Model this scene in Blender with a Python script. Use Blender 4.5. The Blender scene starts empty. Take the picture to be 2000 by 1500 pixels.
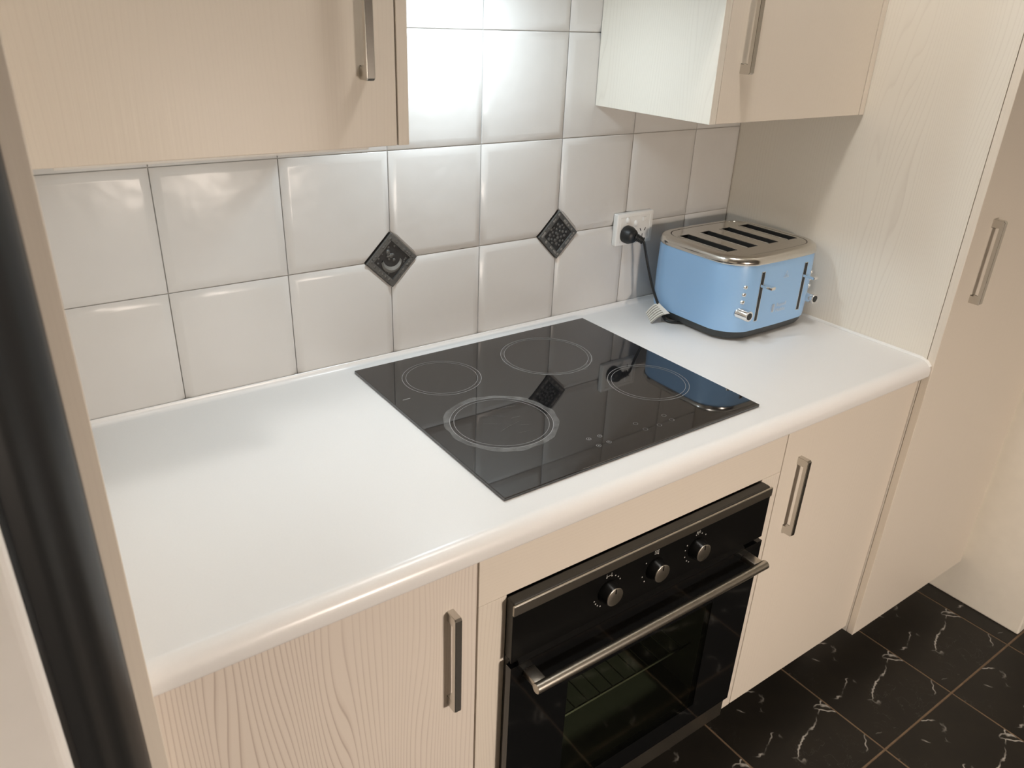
import bpy, bmesh, math, random
from mathutils import Vector, Matrix
random.seed(7)
scene = bpy.context.scene
COL = scene.collection
PI = math.pi

# ------------------------------------------------------------------ camera
cam_d = bpy.data.cameras.new('camera'); cam = bpy.data.objects.new('camera', cam_d); COL.objects.link(cam)
_R = ((0.81679086, -0.57574001, 0.0370963), (-0.22407154, -0.37582301, -0.89919353), (0.53164333, 0.72614084, -0.43597575))
_C = (-0.04125843, -1.28095013, 1.53286899)
cam.matrix_world = Matrix(((_R[0][0], -_R[1][0], -_R[2][0], _C[0]), (_R[0][1], -_R[1][1], -_R[2][1], _C[1]),
                           (_R[0][2], -_R[1][2], -_R[2][2], _C[2]), (0, 0, 0, 1)))
cam_d.sensor_fit = 'HORIZONTAL'; cam_d.sensor_width = 36; cam_d.lens = 36 * 1504.19 / 2000
cam_d.clip_start = 0.02
cam_d.dof.use_dof = True; cam_d.dof.focus_distance = 1.40; cam_d.dof.aperture_fstop = 8.0
scene.camera = cam

# ------------------------------------------------------------------ world, lights, exposure
W = bpy.data.worlds.new('world'); scene.world = W; W.use_nodes = True
W.node_tree.nodes['Background'].inputs[0].default_value = (1.0, 0.86, 0.72, 1)
W.node_tree.nodes['Background'].inputs[1].default_value = 0.05
scene.view_settings.view_transform = 'Standard'; scene.view_settings.look = 'None'
scene.view_settings.gamma = 1; scene.view_settings.use_curve_mapping = False
scene.view_settings.exposure = 0.20
HOOD_LAMP = (0.700, -0.145, 1.582); HOOD_W = 1.7; HOOD_LEN = 0.09
STRIP_W = 0.34      # under-cabinet strip light, left wall cabinet
CEIL_A = (0.88, -0.54, 2.33); CEIL_A_W = 13.5
FILL = (0.80, -2.30, 1.15); FILL_L = 162.0  # unseen fill globe, added to brighten the cabinet fronts
WARM = (1.0, 0.86, 0.74); WARM_A = (1.0, 0.96, 0.91)
COOL = (0.81, 0.93, 1.0)

def point_light(name, loc, watts, rad, colr):
    d = bpy.data.lights.new(name, 'POINT'); d.energy = watts; d.shadow_soft_size = rad; d.color = colr
    o = bpy.data.objects.new(name, d); COL.objects.link(o); o.location = loc
    return o

# ------------------------------------------------------------------ materials
MATS = {}
class NT:
    def __init__(s, name):
        s.m = bpy.data.materials.new(name); s.m.use_nodes = True
        s.t = s.m.node_tree; s.b = s.t.nodes['Principled BSDF']; s.out = s.t.nodes['Material Output']
    def n(s, kind, **kw):
        x = s.t.nodes.new(kind)
        for k, v in kw.items():
            if k in x.bl_rna.properties: setattr(x, k, v)
            else: x.inputs[k].default_value = v
        return x
    def l(s, a, b): s.t.links.new(a, b)
    def math(s, op, a, b=None):
        x = s.n('ShaderNodeMath', operation=op)
        for i, v in enumerate((a, b)):
            if v is None: continue
            if isinstance(v, (int, float)): x.inputs[i].default_value = v
            else: s.l(v, x.inputs[i])
        return x.outputs[0]
    def ramp(s, fac, stops):
        x = s.n('ShaderNodeValToRGB'); e = x.color_ramp.elements
        while len(e) < len(stops): e.new(0.5)
        for i, (p, c) in enumerate(stops):
            e[i].position = p; e[i].color = c if len(c) == 4 else (*c, 1)
        s.l(fac, x.inputs[0]); return x.outputs[0]
    def mix(s, fac, a, b):
        x = s.n('ShaderNodeMix', data_type='RGBA')
        if isinstance(fac, (int, float)): x.inputs[0].default_value = fac
        else: s.l(fac, x.inputs[0])
        for sock, v in ((x.inputs[6], a), (x.inputs[7], b)):
            if isinstance(v, tuple): sock.default_value = (*v, 1) if len(v) == 3 else v
            else: s.l(v, sock)
        return x.outputs[2]
    def pos(s, sc=(1, 1, 1), obj=False):
        if obj: src = s.n('ShaderNodeTexCoord').outputs['Object']
        else: src = s.n('ShaderNodeNewGeometry').outputs['Position']
        mp = s.n('ShaderNodeMapping'); mp.inputs['Scale'].default_value = sc; s.l(src, mp.inputs[0])
        return mp.outputs[0]
    def noise(s, vec, scale, detail=2, rough=.5, dist=0):
        x = s.n('ShaderNodeTexNoise'); x.inputs['Scale'].default_value = scale; x.inputs['Detail'].default_value = detail
        x.inputs['Roughness'].default_value = rough; x.inputs['Distortion'].default_value = dist
        s.l(vec, x.inputs['Vector']); return x.outputs['Fac']
    def bump(s, h, strength, dist=.01):
        x = s.n('ShaderNodeBump'); x.inputs['Strength'].default_value = strength; x.inputs['Distance'].default_value = dist
        s.l(h, x.inputs['Height']); s.l(x.outputs[0], s.b.inputs['Normal'])

def plain(name, col, rough=.5, metal=0.0, coat=0, spec=None, noise_amt=.04, noise_scale=30):
    n = NT(name); MATS[name] = n.m
    f = n.noise(n.pos(), noise_scale, 3)
    c2 = tuple(min(1, x * (1 + noise_amt)) for x in col); c1 = tuple(x * (1 - noise_amt) for x in col)
    n.l(n.mix(f, c1, c2), n.b.inputs['Base Color'])
    n.b.inputs['Roughness'].default_value = rough; n.b.inputs['Metallic'].default_value = metal
    n.b.inputs['Coat Weight'].default_value = coat
    if spec is not None: n.b.inputs['Specular IOR Level'].default_value = spec
    return n

def laminate(name, base, line, amount, freq=1.0, rough=.38, horizontal=False):
    n = NT(name); MATS[name] = n.m
    k = (6, 6, .75) if not horizontal else (.75, 6, 6)
    big = n.noise(n.pos(k), 1.0 * freq, 2, .45)
    sep = n.n('ShaderNodeSeparateXYZ'); n.l(n.pos(), sep.inputs[0])
    lin = n.math('ADD', sep.outputs[0 if not horizontal else 2], sep.outputs[1])
    v = n.math('ADD', n.math('MULTIPLY', big, 24.0), n.math('MULTIPLY', lin, 150.0))
    fr = n.math('FRACT', v)
    ln = n.ramp(fr, [(0, (0, 0, 0)), (.09, (1, 1, 1)), (.20, (.30, .30, .30)), (.42, (0, 0, 0)), (1, (0, 0, 0))])
    fade = n.noise(n.pos((2, 2, .6) if not horizontal else (.6, 2, 2)), 2.2, 2)
    fadec = n.ramp(fade, [(.35, (.25, .25, .25)), (.62, (1, 1, 1))])
    fine = n.noise(n.pos((140, 140, 3.5) if not horizontal else (3.5, 140, 140)), 1.0, 2)
    m1 = n.math('MULTIPLY', n.math('MULTIPLY', ln, fadec), amount)
    c = n.mix(m1, base, line)
    c = n.mix(n.math('MULTIPLY', fine, .14 * min(1, amount + .35)), c, tuple(x * .86 for x in base))
    n.l(c, n.b.inputs['Base Color'])
    n.b.inputs['Roughness'].default_value = rough
    n.bump(fine, .10, .002)
    return n

LAM = (0.77, 0.705, 0.615)
laminate('laminate', LAM, (0.56, 0.49, 0.42), .14)
laminate('laminate_grain', (0.775, 0.705, 0.63), (0.43, 0.345, 0.29), .78, 1.0)
laminate('laminate_soft_grain', (0.80, 0.76, 0.68), (0.56, 0.50, 0.43), .30, 1.2)
laminate('laminate_stile', LAM, (0.50, 0.42, 0.35), .45, 1.4)
laminate('laminate_rail', LAM, (0.55, 0.48, 0.40), .15, horizontal=True)
plain('worktop', (0.84, 0.84, 0.835), .27, noise_amt=.02, noise_scale=400)
plain('silicone', (0.85, 0.85, 0.83), .35)
plain('grout', (0.55, 0.53, 0.50), .9, noise_amt=.2, noise_scale=60)
plain('paint_wall', (0.74, 0.70, 0.62), .7)
plain('unlit_room_dark', (0.16, 0.14, 0.12), .7)  # darkness of an unlit room put into the wall colour
plain('paint_white', (0.88, 0.84, 0.75), .55)
plain('ceiling_paint', (0.82, 0.80, 0.76), .85)
plain('kick_dark', (0.10, 0.09, 0.08), .6)
plain('nickel', (0.62, 0.60, 0.56), .22, 1.0, noise_amt=.02)
plain('chrome', (0.85, 0.85, 0.85), .08, 1.0, noise_amt=.01)
plain('oven_steel', (0.56, 0.53, 0.47), .30, 1.0, noise_amt=.03)
plain('oven_black', (0.005, 0.005, 0.005), .30, coat=.0, spec=.18)
plain('oven_frame', (0.035, 0.033, 0.028), .45)
plain('oven_glass', (0.004, 0.0045, 0.005), .06, spec=.4)
plain('oven_cavity', (0.09, 0.095, 0.08), .5)
plain('oven_rack', (0.4, 0.4, 0.36), .3, 1.0)
plain('mark_grey', (0.45, 0.45, 0.43), .5)
plain('hob_print', (0.30, 0.30, 0.30), .4)
plain('black_plastic', (0.012, 0.013, 0.014), .38)
plain('plug_black', (0.014, 0.016, 0.017), .42)
plain('toaster_base', (0.035, 0.040, 0.042), .4)
plain('outlet_white', (0.84, 0.84, 0.82), .3)
plain('pin_dark', (0.05, 0.05, 0.05), .6)
plain('fridge_silver', (0.86, 0.85, 0.83), .42, 0.0)
plain('fridge_black', (0.010, 0.011, 0.012), .45)
plain('fridge_body', (0.16, 0.16, 0.16), .5)
plain('hood_paint', (0.78, 0.77, 0.74), .4)
plain('slot_dark', (0.05, 0.05, 0.048), .5, .6)
plain('print_pale', (0.60, 0.66, 0.72), .5)
plain('pewter', (0.11, 0.11, 0.105), .42, .35, noise_amt=.5, noise_scale=160)
plain('pewter_dark', (0.025, 0.025, 0.025), .5, .2, noise_amt=.5, noise_scale=160)
plain('pewter_light', (0.24, 0.235, 0.22), .4, .3, noise_amt=.25, noise_scale=160)

def m_steel():
    n = NT('brushed_steel'); MATS['brushed_steel'] = n.m
    f = n.noise(n.pos((400, 6, 400)), 1, 2)
    n.l(n.mix(f, (0.58, 0.56, 0.52), (0.70, 0.68, 0.64)), n.b.inputs['Base Color'])
    n.b.inputs['Metallic'].default_value = 1; n.b.inputs['Roughness'].default_value = .17
m_steel()
def m_blue():
    n = NT('toaster_blue'); MATS['toaster_blue'] = n.m
    f = n.noise(n.pos(), 8, 2)
    n.l(n.mix(f, (0.285, 0.49, 0.77), (0.30, 0.51, 0.79)), n.b.inputs['Base Color'])
    n.b.inputs['Roughness'].default_value = .28
m_blue()
def m_tile():
    n = NT('glazed_tile'); MATS['glazed_tile'] = n.m
    p = n.pos()
    f = n.noise(p, 9, 2)
    n.l(n.mix(f, (0.655, 0.645, 0.625), (0.70, 0.69, 0.675)), n.b.inputs['Base Color'])
    n.b.inputs['Roughness'].default_value = .26; n.b.inputs['Specular IOR Level'].default_value = .32
    h = n.noise(p, 24, 1, .5, .3)
    n.bump(h, .22, .006)
m_tile()
def m_floor():
    n = NT('black_marble'); MATS['black_marble'] = n.m
    p = n.pos(obj=True)
    wob = n.n('ShaderNodeVectorMath', operation='SCALE'); nz = n.n('ShaderNodeTexNoise'); nz.inputs['Scale'].default_value = 14; nz.inputs['Detail'].default_value = 3
    n.l(p, nz.inputs['Vector']); n.l(nz.outputs['Color'], wob.inputs[0]); wob.inputs['Scale'].default_value = .10
    rot = n.n('ShaderNodeMapping'); rot.inputs['Rotation'].default_value = (0, 0, .5); rot.inputs['Scale'].default_value = (1, 1.7, 1); n.l(p, rot.inputs[0])
    add = n.n('ShaderNodeVectorMath', operation='ADD'); n.l(rot.outputs[0], add.inputs[0]); n.l(wob.outputs[0], add.inputs[1])
    vo = n.n('ShaderNodeTexVoronoi', feature='DISTANCE_TO_EDGE'); vo.inputs['Scale'].default_value = 6.5; n.l(add.outputs[0], vo.inputs['Vector'])
    vein = n.ramp(vo.outputs['Distance'], [(0, (1, 1, 1)), (.008, (.7, .7, .7)), (.022, (0, 0, 0))])
    mask = n.ramp(n.noise(p, 11.0, 2), [(.50, (0, 0, 0)), (.60, (1, 1, 1))])
    g = n.noise(p, 19, 3, .6, .8)
    a2 = n.math('ABSOLUTE', n.math('SUBTRACT', g, .5))
    vein2 = n.ramp(a2, [(0, (.10, .10, .10)), (.006, (0, 0, 0))])
    mask2 = n.ramp(n.noise(p, 4.3, 2), [(.52, (0, 0, 0)), (.66, (1, 1, 1))])
    tot = n.math('ADD', n.math('MULTIPLY', vein, mask), n.math('MULTIPLY', vein2, mask2))
    base = n.mix(n.noise(p, 12, 3), (0.008, 0.008, 0.0075), (0.021, 0.0175, 0.013))
    n.l(n.mix(tot, base, (0.50, 0.48, 0.44)), n.b.inputs['Base Color'])
    n.b.inputs['Roughness'].default_value = .42
    n.b.inputs['Specular IOR Level'].default_value = .3
m_floor()
plain('floor_grout', (0.17, 0.115, 0.07), .8, noise_amt=.35, noise_scale=50)
def m_hob():
    n = NT('hob_glass'); MATS['hob_glass'] = n.m
    f = n.noise(n.pos(), 30, 4)
    n.l(n.mix(f, (0.006, 0.006, 0.007), (0.011, 0.011, 0.012)), n.b.inputs['Base Color'])
    n.b.inputs['Roughness'].default_value = .03; n.b.inputs['IOR'].default_value = 1.95
m_hob()
def m_residue(name, dens, lo, hi, scale=90):
    n = NT(name); MATS[name] = n.m
    f = n.noise(n.pos(), scale, 4, .6)
    fac = n.ramp(f, [(lo, (0, 0, 0)), (hi, (dens, dens, dens))])
    n.b.inputs['Base Color'].default_value = (0.55, 0.55, 0.54, 1); n.b.inputs['Roughness'].default_value = .7
    n.l(fac, n.b.inputs['Alpha'])
m_residue('burnt_residue', .24, .2, .62, 55)
m_residue('faint_haze', .05, .3, .75, 22)
m_residue('soft_residue', .14, .40, .70)
def m_pane():
    n = NT('oven_pane'); MATS['oven_pane'] = n.m
    tr = n.n('ShaderNodeBsdfTransparent'); tr.inputs[0].default_value = (0.80, 0.84, 0.76, 1)
    gl = n.n('ShaderNodeBsdfGlossy'); gl.inputs['Roughness'].default_value = .05; gl.inputs[0].default_value = (.9, .9, .9, 1)
    mx = n.n('ShaderNodeMixShader'); mx.inputs[0].default_value = .07; n.l(tr.outputs[0], mx.inputs[1]); n.l(gl.outputs[0], mx.inputs[2])
    n.l(mx.outputs[0], n.out.inputs[0])
m_pane()
def m_emit(name, col, st):
    n = NT(name); MATS[name] = n.m
    n.b.inputs['Emission Color'].default_value = (*col, 1); n.b.inputs['Emission Strength'].default_value = st
    n.b.inputs['Base Color'].default_value = (.9, .9, .9, 1)
m_emit('lamp_lens', COOL, 1.0); m_emit('fill_glow', WARM, FILL_L)  # the warm one is the glow of the added fill globe
def m_tag():
    n = NT('printed_tag'); MATS['printed_tag'] = n.m
    sep = n.n('ShaderNodeSeparateXYZ'); n.l(n.n('ShaderNodeTexCoord').outputs['UV'], sep.inputs[0])
    ln = n.math('GREATER_THAN', n.math('FRACT', n.math('MULTIPLY', sep.outputs[1], 6.0)), .55)
    wd = n.math('GREATER_THAN', n.noise(n.n('ShaderNodeTexCoord').outputs['UV'], 40, 1), .42)
    inside = n.math('LESS_THAN', sep.outputs[0], .72)
    fac = n.math('MULTIPLY', n.math('MULTIPLY', ln, wd), inside)
    n.l(n.mix(fac, (0.84, 0.82, 0.76), (0.22, 0.20, 0.15)), n.b.inputs['Base Color']); n.b.inputs['Roughness'].default_value = .6
m_tag()

# ------------------------------------------------------------------ geometry helpers (world coordinates in, parented objects out)
def new_bm(): return bmesh.new()
def add_box(bm, x0, x1, y0, y1, z0, z1, bev=0, seg=2):
    b = bmesh.new()
    bmesh.ops.create_cube(b, size=1)
    for v in b.verts:
        v.co = Vector(((x0 + x1) / 2 + v.co.x * (x1 - x0), (y0 + y1) / 2 + v.co.y * (y1 - y0), (z0 + z1) / 2 + v.co.z * (z1 - z0)))
    if bev > 0: bmesh.ops.bevel(b, geom=b.edges[:], offset=bev, segments=seg, affect='EDGES', profile=.5)
    merge(bm, b)
def merge(bm, b):
    m = bpy.data.meshes.new('tmp'); b.to_mesh(m); b.free(); bm.from_mesh(m); bpy.data.meshes.remove(m)
def loft(bm, rings, cap0=True, cap1=True, closed=True):
    vs = [[bm.verts.new(p) for p in r] for r in rings]
    n = len(rings[0])
    for a, b in zip(vs, vs[1:]):
        for i in range(n if closed else n - 1):
            j = (i + 1) % n
            bm.faces.new((a[i], a[j], b[j], b[i]))
    if cap0: bm.faces.new(list(reversed(vs[0])))
    if cap1: bm.faces.new(vs[-1])
def tube(bm, pts, rad, seg=10, caps=True):
    pts = [Vector(p) for p in pts]; rings = []
    rads = rad if isinstance(rad, (list, tuple)) else [rad] * len(pts)
    up = Vector((0, 0, 1))
    prev = None
    for i, p in enumerate(pts):
        t = (pts[min(i + 1, len(pts) - 1)] - pts[max(i - 1, 0)]).normalized()
        if prev is None:
            a = t.cross(up) if abs(t.z) < .95 else t.cross(Vector((1, 0, 0)))
        else: a = prev - t * prev.dot(t)
        a.normalize(); prev = a; b = t.cross(a)
        rings.append([p + (a * math.cos(2 * PI * k / seg) + b * math.sin(2 * PI * k / seg)) * rads[i] for k in range(seg)])
    loft(bm, rings, caps, caps)
def lathe_y(bm, cx, cz, prof, seg=32, cap=True):
    """prof: list of (y, r), axis along y"""
    rings = [[(cx + r * math.cos(2 * PI * k / seg), y, cz + r * math.sin(2 * PI * k / seg)) for k in range(seg)] for y, r in prof]
    loft(bm, rings, cap, cap)
def ring_flat(bm, cx, cy, z, r0, r1, seg=72, zt=.0002):
    rings = []
    for k in range(seg + 1): pass
    A = [bm.verts.new((cx + r0 * math.cos(2 * PI * k / seg), cy + r0 * math.sin(2 * PI * k / seg), z + zt)) for k in range(seg)]
    B = [bm.verts.new((cx + r1 * math.cos(2 * PI * k / seg), cy + r1 * math.sin(2 * PI * k / seg), z + zt)) for k in range(seg)]
    for k in range(seg):
        j = (k + 1) % seg; bm.faces.new((A[k], B[k], B[j], A[j]))
def catmull(P, n=8):
    P = [Vector(p) for p in P]; out = []
    Q = [P[0] * 2 - P[1]] + P + [P[-1] * 2 - P[-2]]
    for i in range(1, len(Q) - 2):
        for k in range(n):
            t = k / n; a, b, c, d = Q[i - 1], Q[i], Q[i + 1], Q[i + 2]
            out.append(.5 * ((2 * b) + (c - a) * t + (2 * a - 5 * b + 4 * c - d) * t * t + (3 * b - a - 3 * c + d) * t ** 3))
    out.append(P[-1]); return out
def wloc(o):
    v = Vector((0, 0, 0))
    while o is not None: v = v + o.location; o = o.parent
    return v
def obj(name, bm, mat, parent=None, smooth=False, origin=None):
    bmesh.ops.recalc_face_normals(bm, faces=bm.faces[:])
    if origin is None:
        if len(bm.verts):
            c = sum((v.co for v in bm.verts), Vector()) / len(bm.verts)
            origin = Vector((c.x, c.y, min(v.co.z for v in bm.verts)))
        else: origin = Vector()
    origin = Vector(origin)
    for v in bm.verts: v.co -= origin
    me = bpy.data.meshes.new(name); bm.to_mesh(me); bm.free()
    me.materials.append(MATS[mat])
    o = bpy.data.objects.new(name, me); COL.objects.link(o)
    if smooth == 'box':          # only the narrow bevel faces are smooth, the large faces stay flat
        for p in me.polygons: p.use_smooth = False
    elif smooth:
        for p in me.polygons: p.use_smooth = True
        try: me.set_sharp_from_angle(angle=math.radians(35))
        except Exception: pass
    if parent is not None:
        o.parent = parent; o.location = origin - wloc(parent)
    else: o.location = origin
    return o
def thing(name, label, cat, loc, group=None):
    o = bpy.data.objects.new(name, None); COL.objects.link(o); o.location = loc; o.empty_display_size = .05
    o['label'] = label; o['category'] = cat
    if group: o['group'] = group
    return o
def box(name, mat, parent, x0, x1, y0, y1, z0, z1, bev=0, seg=2):
    bm = new_bm(); add_box(bm, x0, x1, min(y0, y1), max(y0, y1), z0, z1, bev, seg)
    return obj(name, bm, mat, parent, smooth='box')
def structure(o): o['kind'] = 'structure'; return o

# ------------------------------------------------------------------ the room
WT = 0.900                      # worktop height
wall = structure(box('wall_back', 'grout', None, -1.3, 3.1, 0.0035, 0.12, 0, 2.42))
structure(box('wall_left', 'paint_wall', None, -1.42, -1.3, -2.9, 0.12, 0, 2.42))
structure(box('wall_front', 'unlit_room_dark', None, -1.3, 3.1, -3.02, -2.9, 0, 2.42))  # coloured dark so the handles mirror an unlit room
structure(box('wall_right', 'paint_white', None, 2.122, 2.26, -0.790, 0.003, 0, 2.42, .004))
structure(box('wall_far_right', 'paint_wall', None, 3.1, 3.22, -2.9, 0.12, 0, 2.42))
structure(box('ceiling', 'ceiling_paint', None, -1.42, 3.22, -3.02, 0.12, 2.42, 2.5))
floor = structure(box('floor', 'floor_grout', None, -1.42, 3.22, -3.02, 0.12, -0.1, -0.0012))
TF = 0.305; gw = .0028
bmt = new_bm(); add_box(bmt, -TF / 2 + gw, TF / 2 - gw, -TF / 2 + gw, TF / 2 - gw, -.0012, 0.0)
mt = bpy.data.meshes.new('floor_tile'); bmt.to_mesh(mt); bmt.free(); mt.materials.append(MATS['black_marble'])
for i in range(-7, 6):
    for j in range(-6, 3):
        cx = 1.449 + TF * (i + .5); cy = -0.793 + TF * (j + .5)
        if cx < -1.2 or cx > 3.0 or cy > .0 or cy < -2.75: continue
        o = bpy.data.objects.new('floor_tile', mt); COL.objects.link(o); o.parent = floor
        o.location = Vector((cx, cy, 0)) - wloc(floor)

# wall tiles 200 mm, cushion edged, with corners cut away around the two accent tiles
PIT = .2; G = .0008; EDGE = .013; ACC = .0545
accents = [(.6, 1.1), (1.0, 1.1)]
def clip_poly(planes):
    """planes: list of (nx,nz,d): nx*x+nz*z<=d ; returns ordered vertices (planes sorted by angle)"""
    pl = sorted(planes, key=lambda p: math.atan2(p[1], p[0])); out = []
    for a, b in zip(pl, pl[1:] + pl[:1]):
        det = a[0] * b[1] - a[1] * b[0]
        out.append(((a[2] * b[1] - a[1] * b[2]) / det, (a[0] * b[2] - a[2] * b[0]) / det))
    return out
def tile_mesh(x0, x1, z0, z1, cuts):
    s = math.sqrt(.5)
    def planes(e, ec):
        P = [(1, 0, x1 - e), (-1, 0, -(x0 + e)), (0, 1, z1 - e), (0, -1, -(z0 + e))]
        for (ax, az) in cuts:
            nx = s if ax > (x0 + x1) / 2 else -s; nz = s if az > (z0 + z1) / 2 else -s
            P.append((nx, nz, nx * ax + nz * az - ACC * s - ec))
        return P
    bm = new_bm()
    levels = [(G, .0012, .0045), (G, .0012, .0005), (G + .0012, .002, -.0005), (EDGE, .004, -.0042), (EDGE + .003, .006, -.0046)]
    rings = [[(x, y, z) for x, z in clip_poly(planes(e, ec))] for e, ec, y in levels]
    loft(bm, rings, True, True)
    return bm
zs = [WT, 1.1, 1.3, 1.5, 1.7]
for r in range(4):
    for c in range(8):
        x0 = c * PIT + (.006 if c == 0 else 0); x1 = min((c + 1) * PIT, 1.5545)
        cuts = [a for a in accents if (abs(a[0] - c * PIT) < 1e-6 or abs(a[0] - (c + 1) * PIT) < 1e-6) and (abs(a[1] - zs[r]) < 1e-6 or abs(a[1] - zs[r + 1]) < 1e-6)]
        o = obj('wall_tile', tile_mesh(x0, x1, zs[r], zs[r + 1], cuts), 'glazed_tile', wall, smooth=True)
def diamond(cx, cz, h, y0, y1, hole=None):
    bm = new_bm()
    def dm(k): return [(cx + k, cz), (cx, cz + k), (cx - k, cz), (cx, cz - k)]
    if hole is None: loft(bm, [[(x, y0, z) for x, z in dm(h)], [(x, y1, z) for x, z in dm(h - .0015)]])
    else:
        rr = [(h, y0), (h, y1 + .001), (h - .0015, y1), (hole + .0012, y1), (hole, y0 - .0006)]
        loft(bm, [[(x, y, z) for x, z in dm(k)] for k, y in rr], False, False)
    return bm
def blob(bm, x, y, z, r, fl=.5):
    b = bmesh.new(); bmesh.ops.create_icosphere(b, subdivisions=2, radius=r)
    for v in b.verts: v.co = Vector((x + v.co.x, y + v.co.y * fl, z + v.co.z))
    merge(bm, b)
for ai, (ax, az) in enumerate(accents):
    t = obj('accent_tile', diamond(ax, az, ACC - .0012, .0035, -.0030), 'pewter_dark', wall)
    t['label'] = ('dark pewter relief accent tile with a crescent moon', 'dark pewter relief accent tile with clustered berries')[ai]
    obj('border', diamond(ax, az, ACC - .0012, -.0029, -.0062, .037), 'pewter', t)
    rnd = random.Random(11 + ai)
    if ai == 0:
        bm = new_bm(); n = 24; A = []; B = []
        for k in range(n + 1):
            a = -PI * .98 + (PI * .96 + .12) * k / n - .12
            A.append((ax + .021 * math.cos(a), -.0034, az - .004 + .021 * math.sin(a)))
            B.append((ax + .0005 + .0175 * math.cos(a), -.0068, az + .0035 + .0165 * math.sin(a)))
        prof = []
        for k in range(n + 1):
            p, q = Vector(A[k]), Vector(B[k]); q2 = Vector((q.x, -.0034, q.z)); m = (p + q2) / 2; m.y = -.0072
            prof.append([p, m, q2])
        loft(bm, prof, False, False, closed=False)
        obj('crescent', bm, 'pewter_light', t, smooth=True)
        bm = new_bm()
        for k in range(9):
            blob(bm, ax + rnd.uniform(-.008, .008), -.0034, az + .006 + rnd.uniform(-.008, .011), rnd.uniform(.003, .0048))
        for k in range(10):
            a = rnd.uniform(0, 2 * PI); q = rnd.uniform(.026, .030); s = abs(math.cos(a)) + abs(math.sin(a)); q = min(q, .033 / s)
            blob(bm, ax + q * math.cos(a), -.0032, az + q * math.sin(a), rnd.uniform(.0018, .003))
        obj('relief', bm, 'pewter', t, smooth=True)
    else:
        bm = new_bm()
        for k in range(26):
            a = 2.4 * k; q = .0052 * math.sqrt(k); s = abs(math.cos(a)) + abs(math.sin(a)); q = min(q, .031 / s)
            blob(bm, ax + q * math.cos(a), -.0034, az + q * math.sin(a), rnd.uniform(.0026, .0046))
        obj('relief', bm, 'pewter', t, smooth=True)
    bm = new_bm()
    for k in range(36):
        side = k % 4; u = rnd.uniform(-1, 1); h = .0445
        c1 = [(1, 0), (0, 1), (-1, 0), (0, -1)]; p = c1[side]; q = c1[(side + 1) % 4]; w = (u + 1) / 2
        blob(bm, ax + h * (p[0] * w + q[0] * (1 - w)), -.0061, az + h * (p[1] * w + q[1] * (1 - w)), rnd.uniform(.0018, .0036), .35)
    obj('border_relief', bm, 'pewter_light' if ai else 'pewter', t, smooth=True)

# ------------------------------------------------------------------ cabinets
def handle(parent, x, y, z0, z1, w=.011, d=.0235, post=.017):
    """bow handle: two square posts and a flat bar, standing on the plane y"""
    bm = new_bm()
    yf = y - d; t = .0075
    out = [(y, z0), (yf + .003, z0), (yf, z0 + .003), (yf, z1 - .003), (yf + .003, z1), (y, z1), (y, z1 - post), (yf + t, z1 - post + .002), (yf + t, z0 + post - .002), (y, z0 + post)]
    rings = [[(xx, yy, zz) for yy, zz in out] for xx in (x, x + w)]
    loft(bm, rings, True, True)
    bmesh.ops.bevel(bm, geom=[e for e in bm.edges if abs(e.verts[0].co.x - e.verts[1].co.x) < 1e-6 and not (abs(e.verts[0].co.y - y) < 1e-5 and abs(e.verts[1].co.y - y) < 1e-5)], offset=.0009, segments=2, affect='EDGES')
    return obj('handle', bm, 'nickel', parent, smooth=True)
DF = -0.580     # base door face
def carcass(parent, x0, x1, y1, z0, z1, t=.016, mat='laminate', y0=.0, bottom=True, backz=None):
    bm = new_bm()
    add_box(bm, x0, x0 + t, y1, y0, z0, z1); add_box(bm, x1 - t, x1, y1, y0, z0, z1)
    add_box(bm, x0 + t, x1 - t, y1, y0, z0, z0 + t); add_box(bm, x0 + t, x1 - t, y1, y0, z1 - t, z1)
    add_box(bm, x0 + t, x1 - t, y0 - .006, y0, z0 + t, z1 - t)
    return obj('carcass', bm, mat, parent)
# left base cabinet
b1 = thing('base_cabinet', 'base cabinet with strongly wood-grained door between fridge panel and oven', 'cabinet', (.22, -.3, 0))
carcass(b1, .007, .425, -.5625, .155, .860, y0=0.002)
d = box('door', 'laminate_grain', b1, .008, .4265, DF, -.563, .160, .858, .0012); handle(d, .377, DF, .613, .789)
box('kickboard', 'kick_dark', b1, .007, .425, -.475, -.46, 0, .155)
# oven housing
b2 = thing('oven_housing', 'cream panel cabinet surrounding the built-in oven under the hob', 'cabinet', (.77, -.3, 0))
bm = new_bm(); add_box(bm, .429, .445, -.5625, .002, .155, .860); add_box(bm, 1.0925, 1.1085, -.5625, .002, .155, .860); add_box(bm, .445, 1.0925, -.5625, .002, .155, .169)
add_box(bm, .445, 1.0925, -.004, .002, .169, .86)
obj('carcass', bm, 'laminate', b2)
box('top_rail', 'laminate_rail', b2, .4295, 1.1075, DF, -.563, .770, .858, .0008)
box('stile', 'laminate_stile', b2, .4295, .4785, DF, -.563, .160, .7695, .0008)
box('stile', 'laminate_stile', b2, 1.0545, 1.1075, DF, -.563, .160, .7695, .0008)
box('kickboard', 'kick_dark', b2, .429, 1.1085, -.475, -.46, 0, .155)
# right base cabinet
b3 = thing('base_cabinet', 'plain cream base cabinet between the oven and the tall cabinet', 'cabinet', (1.33, -.3, 0))
carcass(b3, 1.111, 1.553, -.5625, .155, .860, y0=0.002)
d = box('door', 'laminate', b3, 1.1105, 1.5525, DF, -.563, .160, .858, .0012); handle(d, 1.156, DF, .612, .787)
box('kickboard', 'kick_dark', b3, 1.111, 1.553, -.475, -.46, 0, .155)
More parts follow.
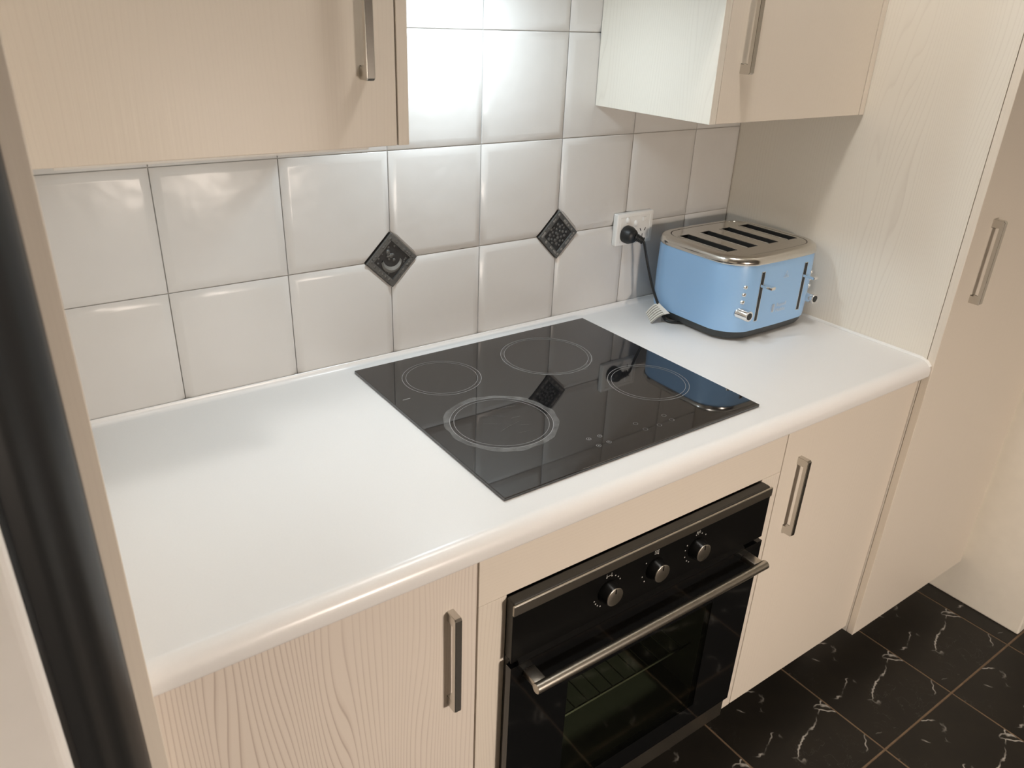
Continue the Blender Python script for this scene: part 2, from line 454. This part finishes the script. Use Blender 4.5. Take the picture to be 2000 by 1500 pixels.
# tall cabinet
b4 = thing('tall_cabinet', 'tall cream pantry cabinet standing beside the toaster end of the worktop', 'cabinet', (1.83, -.3, 0))
box('side_panel', 'laminate_soft_grain', b4, 1.5555, 1.5715, -.582, .002, .143, 2.2, .0005)
bm = new_bm(); add_box(bm, 2.085, 2.101, -.582, .002, .143, 2.2); add_box(bm, 1.5715, 2.085, -.582, .002, .143, .159); add_box(bm, 1.5715, 2.085, -.582, .002, 2.184, 2.2); add_box(bm, 1.5715, 2.085, -.004, .002, .159, 2.184)
obj('carcass', bm, 'laminate', b4)
d = box('door', 'laminate', b4, 1.5560, 2.0990, -.600, -.583, .143, 2.198, .0012); handle(d, 1.622, -.600, 1.022, 1.197)
box('filler_strip', 'laminate', b4, 2.1015, 2.1215, -.590, -.570, .143, 2.2, .0008)
box('kickboard', 'laminate', b4, 1.556, 2.1215, -.49, -.475, 0, .143)
# wall cabinets: doors set between the cabinet sides
def wall_cab(label, x0, x1, mat_side, door_mat, hx, open_side):
    b = thing('wall_cabinet', label, 'cabinet', ((x0 + x1) / 2, -.15, 1.363))
    zb, zt = 1.363, 2.12
    for s, xa in ((0, x0), (1, x1 - .016)):
        box('side_panel', mat_side if s == open_side else 'laminate', b, xa, xa + .016, -.315, -.006, zb, zt, .0006)
    bm = new_bm(); add_box(bm, x0 + .016, x1 - .016, -.297, -.006, zb, zb + .016); add_box(bm, x0 + .016, x1 - .016, -.297, -.006, zt - .016, zt); add_box(bm, x0 + .016, x1 - .016, -.012, -.006, zb + .016, zt - .016)
    obj('carcass', bm, 'laminate', b)
    dd = box('door', door_mat, b, x0 + .018, x1 - .018, -.3145, -.298, zb, zt - .002, .001)
    handle(dd, hx, -.3145, 1.447, 1.622)
    return b
wall_cab('cream wall cabinet hanging between the fridge panel and the range hood', .006, .476, 'laminate', 'laminate', .407, 1)
wall_cab('cream wall cabinet hanging above the toaster against the tall cabinet', 1.0765, 1.5545, 'laminate_soft_grain', 'laminate', 1.137, 0)
# end panel beside the fridge
e = box('end_panel', 'laminate', None, -.0110, .0055, -.630, .002, 0, 2.2, .0012)
e['label'] = 'narrow cream end panel standing between the black fridge edge and the worktop'; e['category'] = 'panel'

# ------------------------------------------------------------------ worktop
wt = thing('worktop', 'long white laminate worktop with rounded front edge', 'worktop', (.78, -.3, .862))
prof = [(-.548, .862), (-.588, .862)]
for k in range(7):
    a = -PI / 2 - (PI / 2) * k / 6; prof.append((-.5885 + .0085 * math.cos(a), .8705 + .0085 * math.sin(a)))
for k in range(11):
    a = PI - (PI / 2) * k / 10; prof.append((-.575 + .022 * math.cos(a), .878 + .022 * math.sin(a)))
prof += [(-.016, WT)]
for k in range(1, 7):
    a = -PI / 2 + (PI / 2) * k / 6; prof.append((-.016 + .010 * math.cos(a), WT + .010 + .010 * math.sin(a)))
prof += [(-.0048, WT + .011), (-.0048, .862)]
bm = new_bm(); loft(bm, [[(x, y, z) for y, z in prof] for x in (.0060, 1.5550)], True, True)
obj('worktop_slab', bm, 'worktop', wt, smooth=True)
bm = new_bm(); pts = [(1.5535, y, WT + .001) for y in (-.02, -.2, -.4, -.55, -.572)] + [(1.5535, -.586, WT - .004), (1.5535, -.594, WT - .012)]
tube(bm, pts, .0045, 8)
obj('silicone_bead', bm, 'silicone', wt, smooth=True)

# ------------------------------------------------------------------ hob
HX0, HX1, HY0, HY1 = .4985, 1.0635, -.5370, -.0345
hb = thing('hob', 'black ceramic glass hob set flush on the white worktop', 'hob', ((HX0 + HX1) / 2, -.285, WT))
bm = new_bm(); add_box(bm, HX0, HX1, HY0, HY1, WT + .0004, WT + .0056, .0012)
obj('glass_plate', bm, 'hob_glass', hb)
HZ = WT + .0056
for cx, cy, r in ((.626, -.145, .0745), (.860, -.163, .0925), (.6245, -.3465, .0880), (.953, -.362, .0775)):
    bm = new_bm(); ring_flat(bm, cx, cy, HZ, r - .0006, r + .0004); ring_flat(bm, cx, cy, HZ, r - .0075, r - .0067)
    obj('cooking_zone', bm, 'hob_print', hb)
def wobbly(cx, cy, r0, r1, seed, z):
    rr = random.Random(seed); bm = new_bm(); n = 120; ph = [rr.uniform(0, 6.28) for _ in range(6)]
    def w(a, s): return sum(math.sin(a * (3 + 4 * i) + ph[i] + s) * (.0012 / (1 + .3 * i)) for i in range(5))
    A = [bm.verts.new((cx + (r0 + .3 * w(2 * PI * k / n, 1)) * math.cos(2 * PI * k / n), cy + (r0 + .3 * w(2 * PI * k / n, 1)) * math.sin(2 * PI * k / n), z)) for k in range(n)]
    B = [bm.verts.new((cx + (r1 + w(2 * PI * k / n, 0)) * math.cos(2 * PI * k / n), cy + (r1 + w(2 * PI * k / n, 0)) * math.sin(2 * PI * k / n), z)) for k in range(n)]
    for k in range(n): j = (k + 1) % n; bm.faces.new((A[k], B[k], B[j], A[j]))
    return bm
o = obj('residue_ring', wobbly(.6245, -.3465, .0885, .0985, 3, HZ + .00035), 'burnt_residue', hb); o['label'] = 'burnt-on pale residue ring around the front cooking zone'
rs = random.Random(21)
for k in range(9):      # dried smears inside the used zone
    a = rs.uniform(0, 6.28); q = rs.uniform(.01, .06); x, y = .6245 + q * math.cos(a), -.3465 + q * math.sin(a); t = rs.uniform(-.6, .3); L = rs.uniform(.012, .035); w = rs.uniform(.0006, .0016)
    dx, dy = math.cos(t), math.sin(t); bm = new_bm()
    bm.faces.new([bm.verts.new((x + sx * L * dx - sy * w * dy, y + sx * L * dy + sy * w * dx, HZ + .0003)) for sx, sy in ((-1, -.3), (.2, -1), (1, .2), (-.1, 1))])
    obj('residue_smear', bm, 'soft_residue', hb)
obj('residue_ring', wobbly(.860, -.163, .0865, .0945, 6, HZ + .00035), 'soft_residue', hb)
for cx, cy in ((.713, -.470), (.735, -.472), (.735, -.495), (.713, -.495)):
    bm = new_bm(); ring_flat(bm, cx, cy, HZ, .0034, .0042, 24); ring_flat(bm, cx, cy, HZ, .0003, .0013, 12)
    obj('touch_key', bm, 'hob_print', hb)
for cx, cy in ((.816, -.472), (.817, -.495), (.848, -.497), (.880, -.495), (.880, -.476)):
    bm = new_bm(); ring_flat(bm, cx, cy, HZ, .0038, .0043, 24)
    obj('touch_key', bm, 'hob_print', hb)
bm = new_bm(); add_box(bm, .519, .534, -.1915, -.190, HZ, HZ + .0002); obj('maker_mark', bm, 'hob_print', hb)

# ------------------------------------------------------------------ oven
OX0, OX1, OF, OZ1 = .4745, 1.0565, -.600, .767
ov = thing('oven', 'black built-in electric oven with three silver knobs and steel bar handle', 'oven', (.766, -.3, .172))
bm = new_bm(); add_box(bm, OX0 + .003, OX1 - .003, -.6005, -.5805, .655, OZ1 + .001, .003)
for a in ((OX0 + .004, .53, .1755, .655), (1.0, OX1 - .004, .1755, .655), (.53, 1.0, .1755, .24), (.53, 1.0, .60, .655)): add_box(bm, a[0], a[1], -.590, -.5805, a[2], a[3])
obj('front_frame', bm, 'oven_frame', ov)
bm = new_bm()   # oven cavity, open towards the window
cx0, cx1, cy0, cy1, cz0, cz1 = .53, 1.0, -.5795, -.10, .24, .60
for a in ((cx0 - .01, cx0, cy0, cy1, cz0, cz1), (cx1, cx1 + .01, cy0, cy1, cz0, cz1), (cx0, cx1, cy0, cy1, cz0 - .01, cz0), (cx0, cx1, cy0, cy1, cz1, cz1 + .01), (cx0, cx1, cy1, cy1 + .01, cz0, cz1)): add_box(bm, *a)
obj('cavity', bm, 'oven_cavity', ov)
for zr in (.36, .46):
    bm = new_bm()
    tube(bm, [(cx0 + .004, -.53, zr), (cx1 - .004, -.53, zr)], .0030, 6); tube(bm, [(cx0 + .004, -.15, zr), (cx1 - .004, -.15, zr)], .0030, 6)
    for k in range(14): tube(bm, [(cx0 + .03 + k * .0315, -.53, zr + .003), (cx0 + .03 + k * .0315, -.15, zr + .003)], .0014, 5)
    obj('rack', bm, 'oven_rack', ov, smooth=True)
box('top_trim', 'oven_steel', ov, OX0, OX1, -.6045, -.6006, .7475, OZ1 - .001, .0012)
fp = box('control_panel', 'oven_black', ov, OX0 + .0005, OX1 - .0005, -.6018, -.6006, .655, .747)
# vent ledge under the knobs
bm = new_bm(); loft(bm, [[(x, y, z) for y, z in ((-.5995, .661), (-.607, .654), (-.607, .650), (-.5975, .650))] for x in (OX0 + .012, OX1 - .055)])
obj('vent_ledge', bm, 'oven_black', ov)
for kx in (.661, .7655, .8655):
    bm = new_bm(); lathe_y(bm, kx, .708, [(-.6015, .0205), (-.606, .0200), (-.6175, .0172), (-.6190, .0168)], 36)
    k = obj('knob', bm, 'oven_black', ov, smooth=True)
    bm = new_bm(); lathe_y(bm, kx, .708, [(-.6188, .0166), (-.6202, .0164), (-.6206, .0158)], 36)
    f = obj('knob_cap', bm, 'oven_steel', k, smooth=True); f['label'] = 'silver knob face'
    bm = new_bm(); add_box(bm, kx - .0009, kx + .0009, -.6212, -.6203, .708 + .007, .708 + .016); obj('pointer', bm, 'oven_black', k)
def dot(bm, x, z, r=.0011): lathe_y(bm, x, z, [(-.6019, r), (-.6022, r)], 8)
for ki, kx in enumerate((.661, .7655, .8655)):
    bm = new_bm(); R0 = .0285
    angs = (100, 78, 60, 44, 28, 200, 214, 228, 243) if ki == 0 else ((82, 140, 195, 222) if ki == 1 else (100, 70, 45, 150, 170, 200, 225, 240))
    for a in angs:
        bd = new_bm(); dot(bd, kx + R0 * math.cos(math.radians(a)), .708 + R0 * math.sin(math.radians(a)), .0013); obj('dial_dot', bd, 'mark_grey', fp)
    # function icon above each knob
    zi = .7405; xi = kx
    if ki == 0:
        add_box(bm, xi - .0055, xi + .0055, -.6022, -.6019, zi - .003, zi - .0022); add_box(bm, xi - .0055, xi - .0047, -.6022, -.6019, zi - .003, zi + .002); add_box(bm, xi + .0047, xi + .0055, -.6022, -.6019, zi - .003, zi + .002)
    elif ki == 1:
        for q in (-.003, 0, .003): add_box(bm, xi - .005, xi + .005, -.6022, -.6019, zi + q - .0005, zi + q + .0005)
    else:
        add_box(bm, xi - .005, xi + .005, -.6022, -.6019, zi - .0005, zi + .0005); add_box(bm, xi - .0005, xi + .0005, -.6022, -.6019, zi - .005, zi + .003); add_box(bm, xi - .004, xi - .003, -.6022, -.6019, zi - .003, zi + .003); add_box(bm, xi + .003, xi + .004, -.6022, -.6019, zi - .003, zi + .003)
    obj('dial_icon', bm, 'mark_grey', fp)
# door with a window opening
DX0, DX1, DZ0, DZ1 = OX0 - .001, OX1 - .0005, .2335, .6475
dr = thing('tmp', '', '', (0, 0, 0)); bpy.data.objects.remove(dr)
WX0, WX1, WZ0, WZ1 = .592, .94, .285, .553
bm = new_bm()
for a in ((DX0, WX0, DZ0, DZ1), (WX1, DX1, DZ0, DZ1), (WX0, WX1, DZ0, WZ0), (WX0, WX1, WZ1, DZ1)):
    add_box(bm, a[0], a[1], -.6045, -.592, a[2], a[3])
bmesh.ops.remove_doubles(bm, verts=bm.verts[:], dist=1e-6)
dr = obj('door', bm, 'oven_glass', ov)
box('window_pane', 'oven_pane', dr, WX0, WX1, -.6040, -.6010, WZ0, WZ1)
bm = new_bm(); HZc, HYc = .628, -.641
tube(bm, [(.494, HYc, HZc), (.4945, HYc, HZc), (1.0255, HYc, HZc), (1.026, HYc, HZc)], [.0078, .0085, .0085, .0078], 20)
hd = obj('handle', bm, 'oven_steel', dr, smooth=True)
for bx in (.497, 1.003):
    bm = new_bm(); add_box(bm, bx, bx + .021, HYc + .002, -.604, HZc - .007, HZc + .005, .0015)
    obj('handle_bracket', bm, 'oven_steel', dr, smooth=True)
box('bottom_trim', 'oven_steel', ov, OX0 + .002, OX1 - .002, -.5975, -.5905, .1765, .2325, .0012)

# ------------------------------------------------------------------ toaster
TX, TY, TA, TB = 1.386, -.180, .1495, .1300
def outline(off, z, n=14, bulge=.006, rad=.062):
    a, b, r = TA + off, TB + off, rad + off; pts = []
    for cx, cy, a0 in ((a - r, b - r, 0), (-(a - r), b - r, 90), (-(a - r), -(b - r), 180), (a - r, -(b - r), 270)):
        for k in range(n + 1):
            t = math.radians(a0 + 90 * k / n); pts.append([cx + r * math.cos(t), cy + r * math.sin(t)])
    # subdivide the straight sides so that they can bulge
    full = []
    m = len(pts)
    for i in range(m):
        p, q = pts[i], pts[(i + 1) % m]; full.append(p)
        if math.hypot(p[0] - q[0], p[1] - q[1]) > .03:
            for s in range(1, 9): full.append([p[0] + (q[0] - p[0]) * s / 9, p[1] + (q[1] - p[1]) * s / 9])
    out = []
    for x, y in full:
        fx, fy = x / a, y / b
        out.append((TX + x + math.copysign(1, x) * bulge * .5 * (1 - fy * fy) * abs(fx) ** 3, TY + y + math.copysign(1, y) * bulge * (1 - fx * fx) * abs(fy) ** 3, z))
    return out
def front_y(x):
    best = min((p for p in outline(0, 0) if p[1] < TY), key=lambda p: abs(p[0] - x)); return best[1]
to = thing('toaster', 'sky blue four-slice toaster with brushed steel top on the worktop', 'toaster', (TX, TY, WT))
bm = new_bm(); loft(bm, [outline(-.006, .9215), outline(-.001, .9225), outline(0, .930), outline(.0012, 1.0), outline(0, 1.062), outline(-.001, 1.071)])
body = obj('body', bm, 'toaster_blue', to, smooth=True)
bm = new_bm(); loft(bm, [outline(-.022, .9035), outline(-.010, .9045), outline(-.005, .912), outline(-.004, .9215)])
base = obj('base', bm, 'toaster_base', to, smooth=True)
for sx in (-.10, .10):
    for sy in (-.075, .075):
        bm = new_bm(); b = bmesh.new(); bmesh.ops.create_cone(b, cap_ends=True, segments=16, radius1=.010, radius2=.011, depth=.0036)
        for v in b.verts: v.co += Vector((TX + sx, TY + sy, WT + .0020))
        merge(bm, b); obj('foot', bm, 'black_plastic', base)
bm = new_bm(); loft(bm, [outline(-.004, 1.0712), outline(.0008, 1.0716), outline(.0022, 1.075), outline(.0016, 1.080), outline(-.0012, 1.085), outline(-.006, 1.0880), outline(-.013, 1.0893), outline(-.0205, 1.0890), outline(-.0212, 1.083)], True, False)
rim = obj('rim', bm, 'brushed_steel', to, smooth=True)
# top deck with four bread slots
sl = [(TX + q, .016) for q in (-.105, -.037, .034, .102)]; sy0, sy1 = TY - .070, TY + .072
DZ = 1.0886
bm = new_bm(); xs = sorted([TX - .125, TX + .125] + [s[0] - s[1] for s in sl] + [s[0] + s[1] for s in sl]); ys = [TY - .085, sy0, sy1, TY + .085]
holes = [(s[0] - s[1]) for s in sl]
for i in range(len(xs) - 1):
    for j in range(3):
        if j == 1 and any(abs(xs[i] - h) < 1e-6 for h in holes): continue
        bm.faces.new([bm.verts.new(p) for p in ((xs[i], ys[j], DZ), (xs[i + 1], ys[j], DZ), (xs[i + 1], ys[j + 1], DZ), (xs[i], ys[j + 1], DZ))])
ol = outline(-.0222, DZ); inn = []
for p in ol:      # project the outline on the inner rectangle
    dx, dy = p[0] - TX, p[1] - TY; s = min(.125 / abs(dx) if abs(dx) > 1e-9 else 9, .085 / abs(dy) if abs(dy) > 1e-9 else 9)
    inn.append((min(max(p[0], TX - .125), TX + .125), min(max(p[1], TY - .085), TY + .085), DZ))
vo = [bm.verts.new(p) for p in ol]; vi = [bm.verts.new(p) for p in inn]; vd = [bm.verts.new((p[0], p[1], DZ - .006)) for p in ol]
n = len(ol)
for i in range(n):
    j = (i + 1) % n
    try: bm.faces.new((vo[i], vo[j], vi[j], vi[i]))
    except Exception: pass
    bm.faces.new((vo[j], vo[i], vd[i], vd[j]))
bmesh.ops.remove_doubles(bm, verts=bm.verts[:], dist=1e-5)
deck = obj('top_deck', bm, 'brushed_steel', to)
for s in sl:
    bm = new_bm(); x0, x1 = s[0] - s[1], s[0] + s[1]; zb = .985
    V = [[(x0, sy0, z), (x1, sy0, z), (x1, sy1, z), (x0, sy1, z)] for z in (DZ, zb)]
    loft(bm, V, False, True)
    w = obj('slot_well', bm, 'slot_dark', deck)
    bm = new_bm()
    for xx in (x0 + .006, x1 - .006):
        for k in range(9): tube(bm, [(xx, sy0 + .010 + k * .0155, DZ - .010), (xx, sy0 + .010 + k * .0155, zb + .002)], .0009, 5)
        tube(bm, [(xx, sy0 + .004, DZ - .010), (xx, sy1 - .004, DZ - .010)], .0010, 5)
    obj('bread_guide', bm, 'nickel', w)
    bm = new_bm()
    add_box(bm, x0 - .0016, x0 + .0002, sy0, sy1, DZ - .0005, DZ + .0012, .0004); add_box(bm, x1 - .0002, x1 + .0016, sy0, sy1, DZ - .0005, DZ + .0012, .0004)
    obj('slot_lip', bm, 'brushed_steel', w)
def on_front(x): return front_y(x) - .0008
for sgn in (-1, 1):
    x = TX + sgn * .0735; yf = on_front(x)
    bm = new_bm(); add_box(bm, x - .0038, x + .0038, yf - .0016, yf + .004, .9455, 1.0545, .0014); sl_o = obj('lever_slot', bm, 'black_plastic', body)
    bm = new_bm(); add_box(bm, x - .0048, x - .0038, yf - .0012, yf + .004, .944, 1.056, .0003); add_box(bm, x + .0038, x + .0050, yf - .0022, yf + .004, .944, 1.056, .0004)
    add_box(bm, x - .0040, x + .0040, yf - .0012, yf + .004, 1.0545, 1.0562, .0005); add_box(bm, x - .0040, x + .0040, yf - .0012, yf + .004, .9440, .9456, .0005)
    obj('slot_trim', bm, 'chrome', body)
    lv = new_bm(); add_box(lv, x - .0035, x + .0105, yf - .030, yf + .002, 1.0225, 1.0290, .0012, 2)
    obj('lever', lv, 'chrome', to, smooth='box')
    xk = TX + sgn * .1145; yk = on_front(xk) + .002
    bm = new_bm(); lathe_y(bm, xk, .967, [(yk + .004, .0128), (yk, .0128), (yk - .002, .0122), (yk - .024, .0118), (yk - .0255, .0112)], 32)
    kn = obj('browning_knob', bm, 'chrome', to, smooth=True)
    bm = new_bm(); lathe_y(bm, xk, .967, [(yk - .0250, .0078), (yk - .0262, .0076)], 24); obj('knob_face', bm, 'black_plastic', kn)
    for q in range(3):
        bm = new_bm(); zc = 1.025 - .0165 * q; yb = on_front(xk) + .001
        lathe_y(bm, xk + sgn * (-.002 + .001 * q), zc, [(yb + .003, .0052), (yb - .001, .0052), (yb - .0035, .0042), (yb - .0045, .0025)], 20)
        obj('button', bm, 'chrome', to, smooth=True)
def text_mesh(body_txt, size):
    cu = bpy.data.curves.new('txt', 'FONT'); cu.body = body_txt; cu.size = size; cu.extrude = 0; cu.resolution_u = 2
    o = bpy.data.objects.new('txt', cu); COL.objects.link(o)
    bpy.context.view_layer.update()
    me = bpy.data.meshes.new_from_object(o.evaluated_get(bpy.context.evaluated_depsgraph_get()))
    bpy.data.objects.remove(o); bpy.data.curves.remove(cu); return me
def front_print(name, parts):
    bm = new_bm()
    for me, x, z in parts:
        b = bmesh.new(); b.from_mesh(me); bpy.data.meshes.remove(me)
        for v in b.verts:
            xx = x + v.co.x; v.co = Vector((xx, front_y(xx) - .0022, z + v.co.y))
        merge(bm, b)
    return bm
bm = front_print('lettering', [(text_mesh('Russell', .0125), 1.3765, .9665), (text_mesh('Hobbs', .0125), 1.3765, .9545)])
yp = front_y(1.366) - .0022
for rr, dz in ((.0052, 0),):      # small round emblem beside the lettering: two leaning bars in a ring
    add_box(bm, 1.3640, 1.3658, yp, yp + .0004, .9560, .9740); add_box(bm, 1.3672, 1.3690, yp, yp + .0004, .9560, .9740)
    for k in range(16):
        a = 2 * PI * k / 16; a2 = 2 * PI * (k + 1) / 16
        vs = [bm.verts.new((1.3665 + q * math.cos(t), yp, .965 + 1.5 * q * math.sin(t))) for q, t in ((.0056, a), (.0066, a), (.0066, a2), (.0056, a2))]
        bm.faces.new(vs)
obj('lettering', bm, 'print_pale', body)
bm = new_bm(); tc = (1.392, 1.0375); yp = front_y(1.392) - .0022
def tri(k): return [(tc[0] + k * math.cos(t), yp, tc[1] + k * math.sin(t)) for t in (PI / 2, PI / 2 + 2 * PI / 3, PI / 2 + 4 * PI / 3)]
loft(bm, [tri(.0105), tri(.0088)], False, False)
for q in (-.003, 0, .003): add_box(bm, tc[0] + q - .0006, tc[0] + q + .0006, yp, yp + .0003, tc[1] - .003, tc[1] + .0025 - abs(q))
obj('warning_mark', bm, 'print_pale', body)
# cord, plug and tag
bm = new_bm()
P = [(1.2085, -.0553, 1.0722), (1.2120, -.0575, 1.0660), (1.2205, -.0645, 1.0260), (1.2235, -.0840, .9770), (1.2255, -.1040, .9420), (1.2255, -.1200, .9230), (1.2240, -.1350, .9080), (1.2270, -.1500, .9035), (1.2400, -.1640, .9034), (1.262, -.180, .9034), (1.29, -.19, .9034)]
tube(bm, catmull(P, 8), .0031, 10)
cord = obj('power_cord', bm, 'black_plastic', to, smooth=True)
bm = new_bm(); px, pz = 1.1890, 1.0815
lathe_y(bm, px, pz, [(-.0192, .0185), (-.0210, .0203), (-.031, .0203), (-.035, .0185), (-.0420, .0160), (-.0460, .012), (-.0475, .004)], 28)
pg = obj('plug', bm, 'plug_black', cord, smooth=True)
bm = new_bm(); a, b = Vector((1.1935, -.0440, 1.0815)), Vector((1.2095, -.0556, 1.0715)); pts = []; rads = []
for k in range(25):
    t = k / 24; pts.append(a.lerp(b, t)); rads.append((.0086 - .0022 * t) + (.0009 if (k // 2) % 2 else -.0006))
rads[-3:] = [.0086, .0086, .0066]
tube(bm, pts, rads, 14); obj('cord_boot', bm, 'plug_black', cord, smooth=True)
# paper tag wrapped on the cord
bm = new_bm(); uv = bm.loops.layers.uv.new('uv'); n = 10
e0, e1 = (Vector((1.2262, -.112, .937)), Vector((1.2262, -.149, .923)))
q0, q1 = (Vector((1.212, -.088, .908)), Vector((1.186, -.133, .9015)))
rows = []
for k in range(n + 1):
    t = k / n; bow = Vector((0, 0, .006 * math.sin(PI * t)))
    rows.append([bm.verts.new(e0.lerp(q0, t) + bow), bm.verts.new(e1.lerp(q1, t) + bow)])
for k in range(n):
    f = bm.faces.new((rows[k][0], rows[k + 1][0], rows[k + 1][1], rows[k][1]))
    for lp, u in zip(f.loops, ((1 - k / n, 0), (1 - (k + 1) / n, 0), (1 - (k + 1) / n, 1), (1 - k / n, 1))): lp[uv].uv = u
tag_o = obj('cord_tag', bm, 'printed_tag', cord); tag_o['label'] = 'curled white printed tag on the cord'
sm = tag_o.modifiers.new('thickness', 'SOLIDIFY'); sm.thickness = .0004

# ------------------------------------------------------------------ power outlet
PX0, PX1, PZ0, PZ1 = 1.1585, 1.2715, 1.0555, 1.1290
pw = thing('power_outlet', 'white double power outlet on the tiled wall with a black plug in it', 'outlet', (1.218, -.005, 1.0555))
bm = new_bm(); add_box(bm, PX0, PX1, -.0195, -.0048, PZ0, PZ1, .0028, 3); plate = obj('plate', bm, 'outlet_white', pw, smooth=True)
bm = new_bm(); x0, x1, z0, z1 = PX0 + .011, PX1 - .010, PZ0 + .008, PZ1 - .008
for a in ((x0, x1, z1 - .0008, z1), (x0, x1, z0, z0 + .0008), (x0, x0 + .0008, z0, z1), (x1 - .0008, x1, z0, z1)): add_box(bm, a[0], a[1], -.0202, -.0193, a[2], a[3])
obj('cover_edge', bm, 'outlet_white', plate)
for sx, sz in ((1.1900, 1.1130), (1.2160, 1.1030)):
    bm = new_bm(); b = bmesh.new(); bmesh.ops.create_uvsphere(b, u_segments=20, v_segments=12, radius=1)
    for v in b.verts: v.co = Vector((sx + v.co.x * .0058, -.0200 + v.co.y * .0048, sz + v.co.z * .0075))
    merge(bm, b); obj('switch', bm, 'outlet_white', pw, smooth=True)
box('blank_button', 'outlet_white', pw, 1.2365, 1.2465, -.0217, -.0194, 1.1070, 1.1170, .0012)
for px_, pz_, an in ((1.2330, 1.0870, -30), (1.2470, 1.0870, 30), (1.2400, 1.0735, 0)):
    bm = new_bm(); b = bmesh.new(); bmesh.ops.create_cube(b, size=1)
    for v in b.verts: v.co = Matrix.Rotation(math.radians(an), 4, 'Y') @ Vector((v.co.x * .0020, v.co.y * .0006, v.co.z * .0075)) + Vector((px_, -.0197, pz_))
    merge(bm, b); obj('pin_hole', bm, 'pin_dark', plate)

# ------------------------------------------------------------------ range hood and its lamp (just above the picture)
rh = thing('range_hood', 'white range hood between the wall cabinets with a lamp underneath', 'range hood', (.776, -.15, 1.60))
box('hood_body', 'hood_paint', rh, .4775, 1.0750, -.330, -.006, 1.605, 1.70, .004)
box('hood_cabinet', 'laminate', rh, .4775, 1.0750, -.312, -.006, 1.702, 2.12, .001)
box('lamp_lens', 'lamp_lens', rh, HOOD_LAMP[0] - HOOD_LEN / 2, HOOD_LAMP[0] + HOOD_LEN / 2, HOOD_LAMP[1] - .018, HOOD_LAMP[1] + .018, 1.6020, 1.6055, .001)
ld = bpy.data.lights.new('hood_lamp', 'AREA'); ld.shape = 'RECTANGLE'; ld.size = HOOD_LEN; ld.size_y = .03; ld.energy = HOOD_W; ld.color = COOL
hl = bpy.data.objects.new('hood_lamp', ld); COL.objects.link(hl); hl.parent = rh; hl.location = Vector(HOOD_LAMP) - wloc(rh); hl.rotation_euler = (0, math.radians(-12), 0)

# strip light under the left wall cabinet
us = thing('strip_light', 'slim white strip light under the wall cabinet beside the fridge panel', 'strip light', (.24, -.26, 1.352))
box('housing', 'hood_paint', us, .05, .43, -.285, -.245, 1.355, 1.3625, .001)
ld = bpy.data.lights.new('strip_lamp', 'AREA'); ld.shape = 'RECTANGLE'; ld.size = .36; ld.size_y = .02; ld.energy = STRIP_W; ld.color = COOL
sl_ = bpy.data.objects.new('strip_lamp', ld); COL.objects.link(sl_); sl_.parent = us; sl_.location = Vector((.24, -.265, 1.3535)) - wloc(us)

# ------------------------------------------------------------------ fridge at the left
fr = thing('refrigerator', 'silver fridge with black rounded door edge beside the cream end panel', 'fridge', (-.40, -.35, 0))
box('cabinet_body', 'fridge_body', fr, -.78, -.020, -.645, -.03, .03, 1.72, .006)
bm = new_bm(); add_box(bm, -.78, -.0690, -.735, -.664, .06, 1.715, .010, 4); fd = obj('door', bm, 'fridge_silver', fr)
bm = new_bm(); gp = [(-.069, -.664), (-.069, -.728)]
for k in range(1, 13):
    t = k / 13; gp.append((-.069 + .0575 * t, -.722 + .062 * t * t * .6 + .020 * t + .0016 * math.sin(t * 15)))
gp += [(-.0118, -.655), (-.0125, -.648), (-.02, -.646)]
loft(bm, [[(x, y, z) for x, y in gp] for z in (.06, 1.715)])
g = obj('grip_edge', bm, 'fridge_black', fd, smooth=True); g['label'] = 'black rounded grip edge of the fridge door'

# ------------------------------------------------------------------ ceiling light and added fill globe (outside the picture)
L = CEIL_A
cl = thing('ceiling_light', 'round warm ceiling light above the worktop front', 'ceiling light', (L[0], L[1], 2.42))
bm = new_bm(); b = bmesh.new(); bmesh.ops.create_cone(b, cap_ends=True, segments=32, radius1=.06, radius2=.075, depth=.03)
for v in b.verts: v.co += Vector((L[0], L[1], 2.404))
merge(bm, b); obj('ceiling_plate', bm, 'hood_paint', cl)
p = point_light('bulb', (0, 0, 0), CEIL_A_W, .06, WARM_A); p.parent = cl; p.location = Vector(L) - wloc(cl)
L = FILL
pl = thing('added_fill_lamp', 'added warm fill globe under a dome that blocks light to the wall cabinets', 'lamp', (L[0], L[1], 2.42))
bm = new_bm(); b = bmesh.new(); bmesh.ops.create_uvsphere(b, u_segments=32, v_segments=18, radius=.12)
for v in b.verts: v.co += Vector(L)
merge(bm, b); obj('globe', bm, 'fill_glow', pl, smooth=True)  # made-up light source behind the camera, lighting the lower fronts
bm = new_bm(); rings = []
for k in range(9):
    a = (PI / 2) * k / 8.0; rings.append([(L[0] + max(.012, .21 * math.cos(a)) * math.cos(t), L[1] + max(.012, .21 * math.cos(a)) * math.sin(t), L[2] + .008 + .23 * math.sin(a)) for t in [2 * PI * q / 32 for q in range(32)]])
loft(bm, rings, False, True); o = obj('fill_blocker', bm, 'fridge_body', pl, smooth=True); sm = o.modifiers.new('thickness', 'SOLIDIFY'); sm.thickness = .003  # added dome, cuts the fill light off the upper doors
bm = new_bm(); tube(bm, [(L[0], L[1], L[2] + .186), (L[0], L[1], 2.418)], .003, 8); obj('cord', bm, 'black_plastic', pl)  # suspension invented along with the fill globe
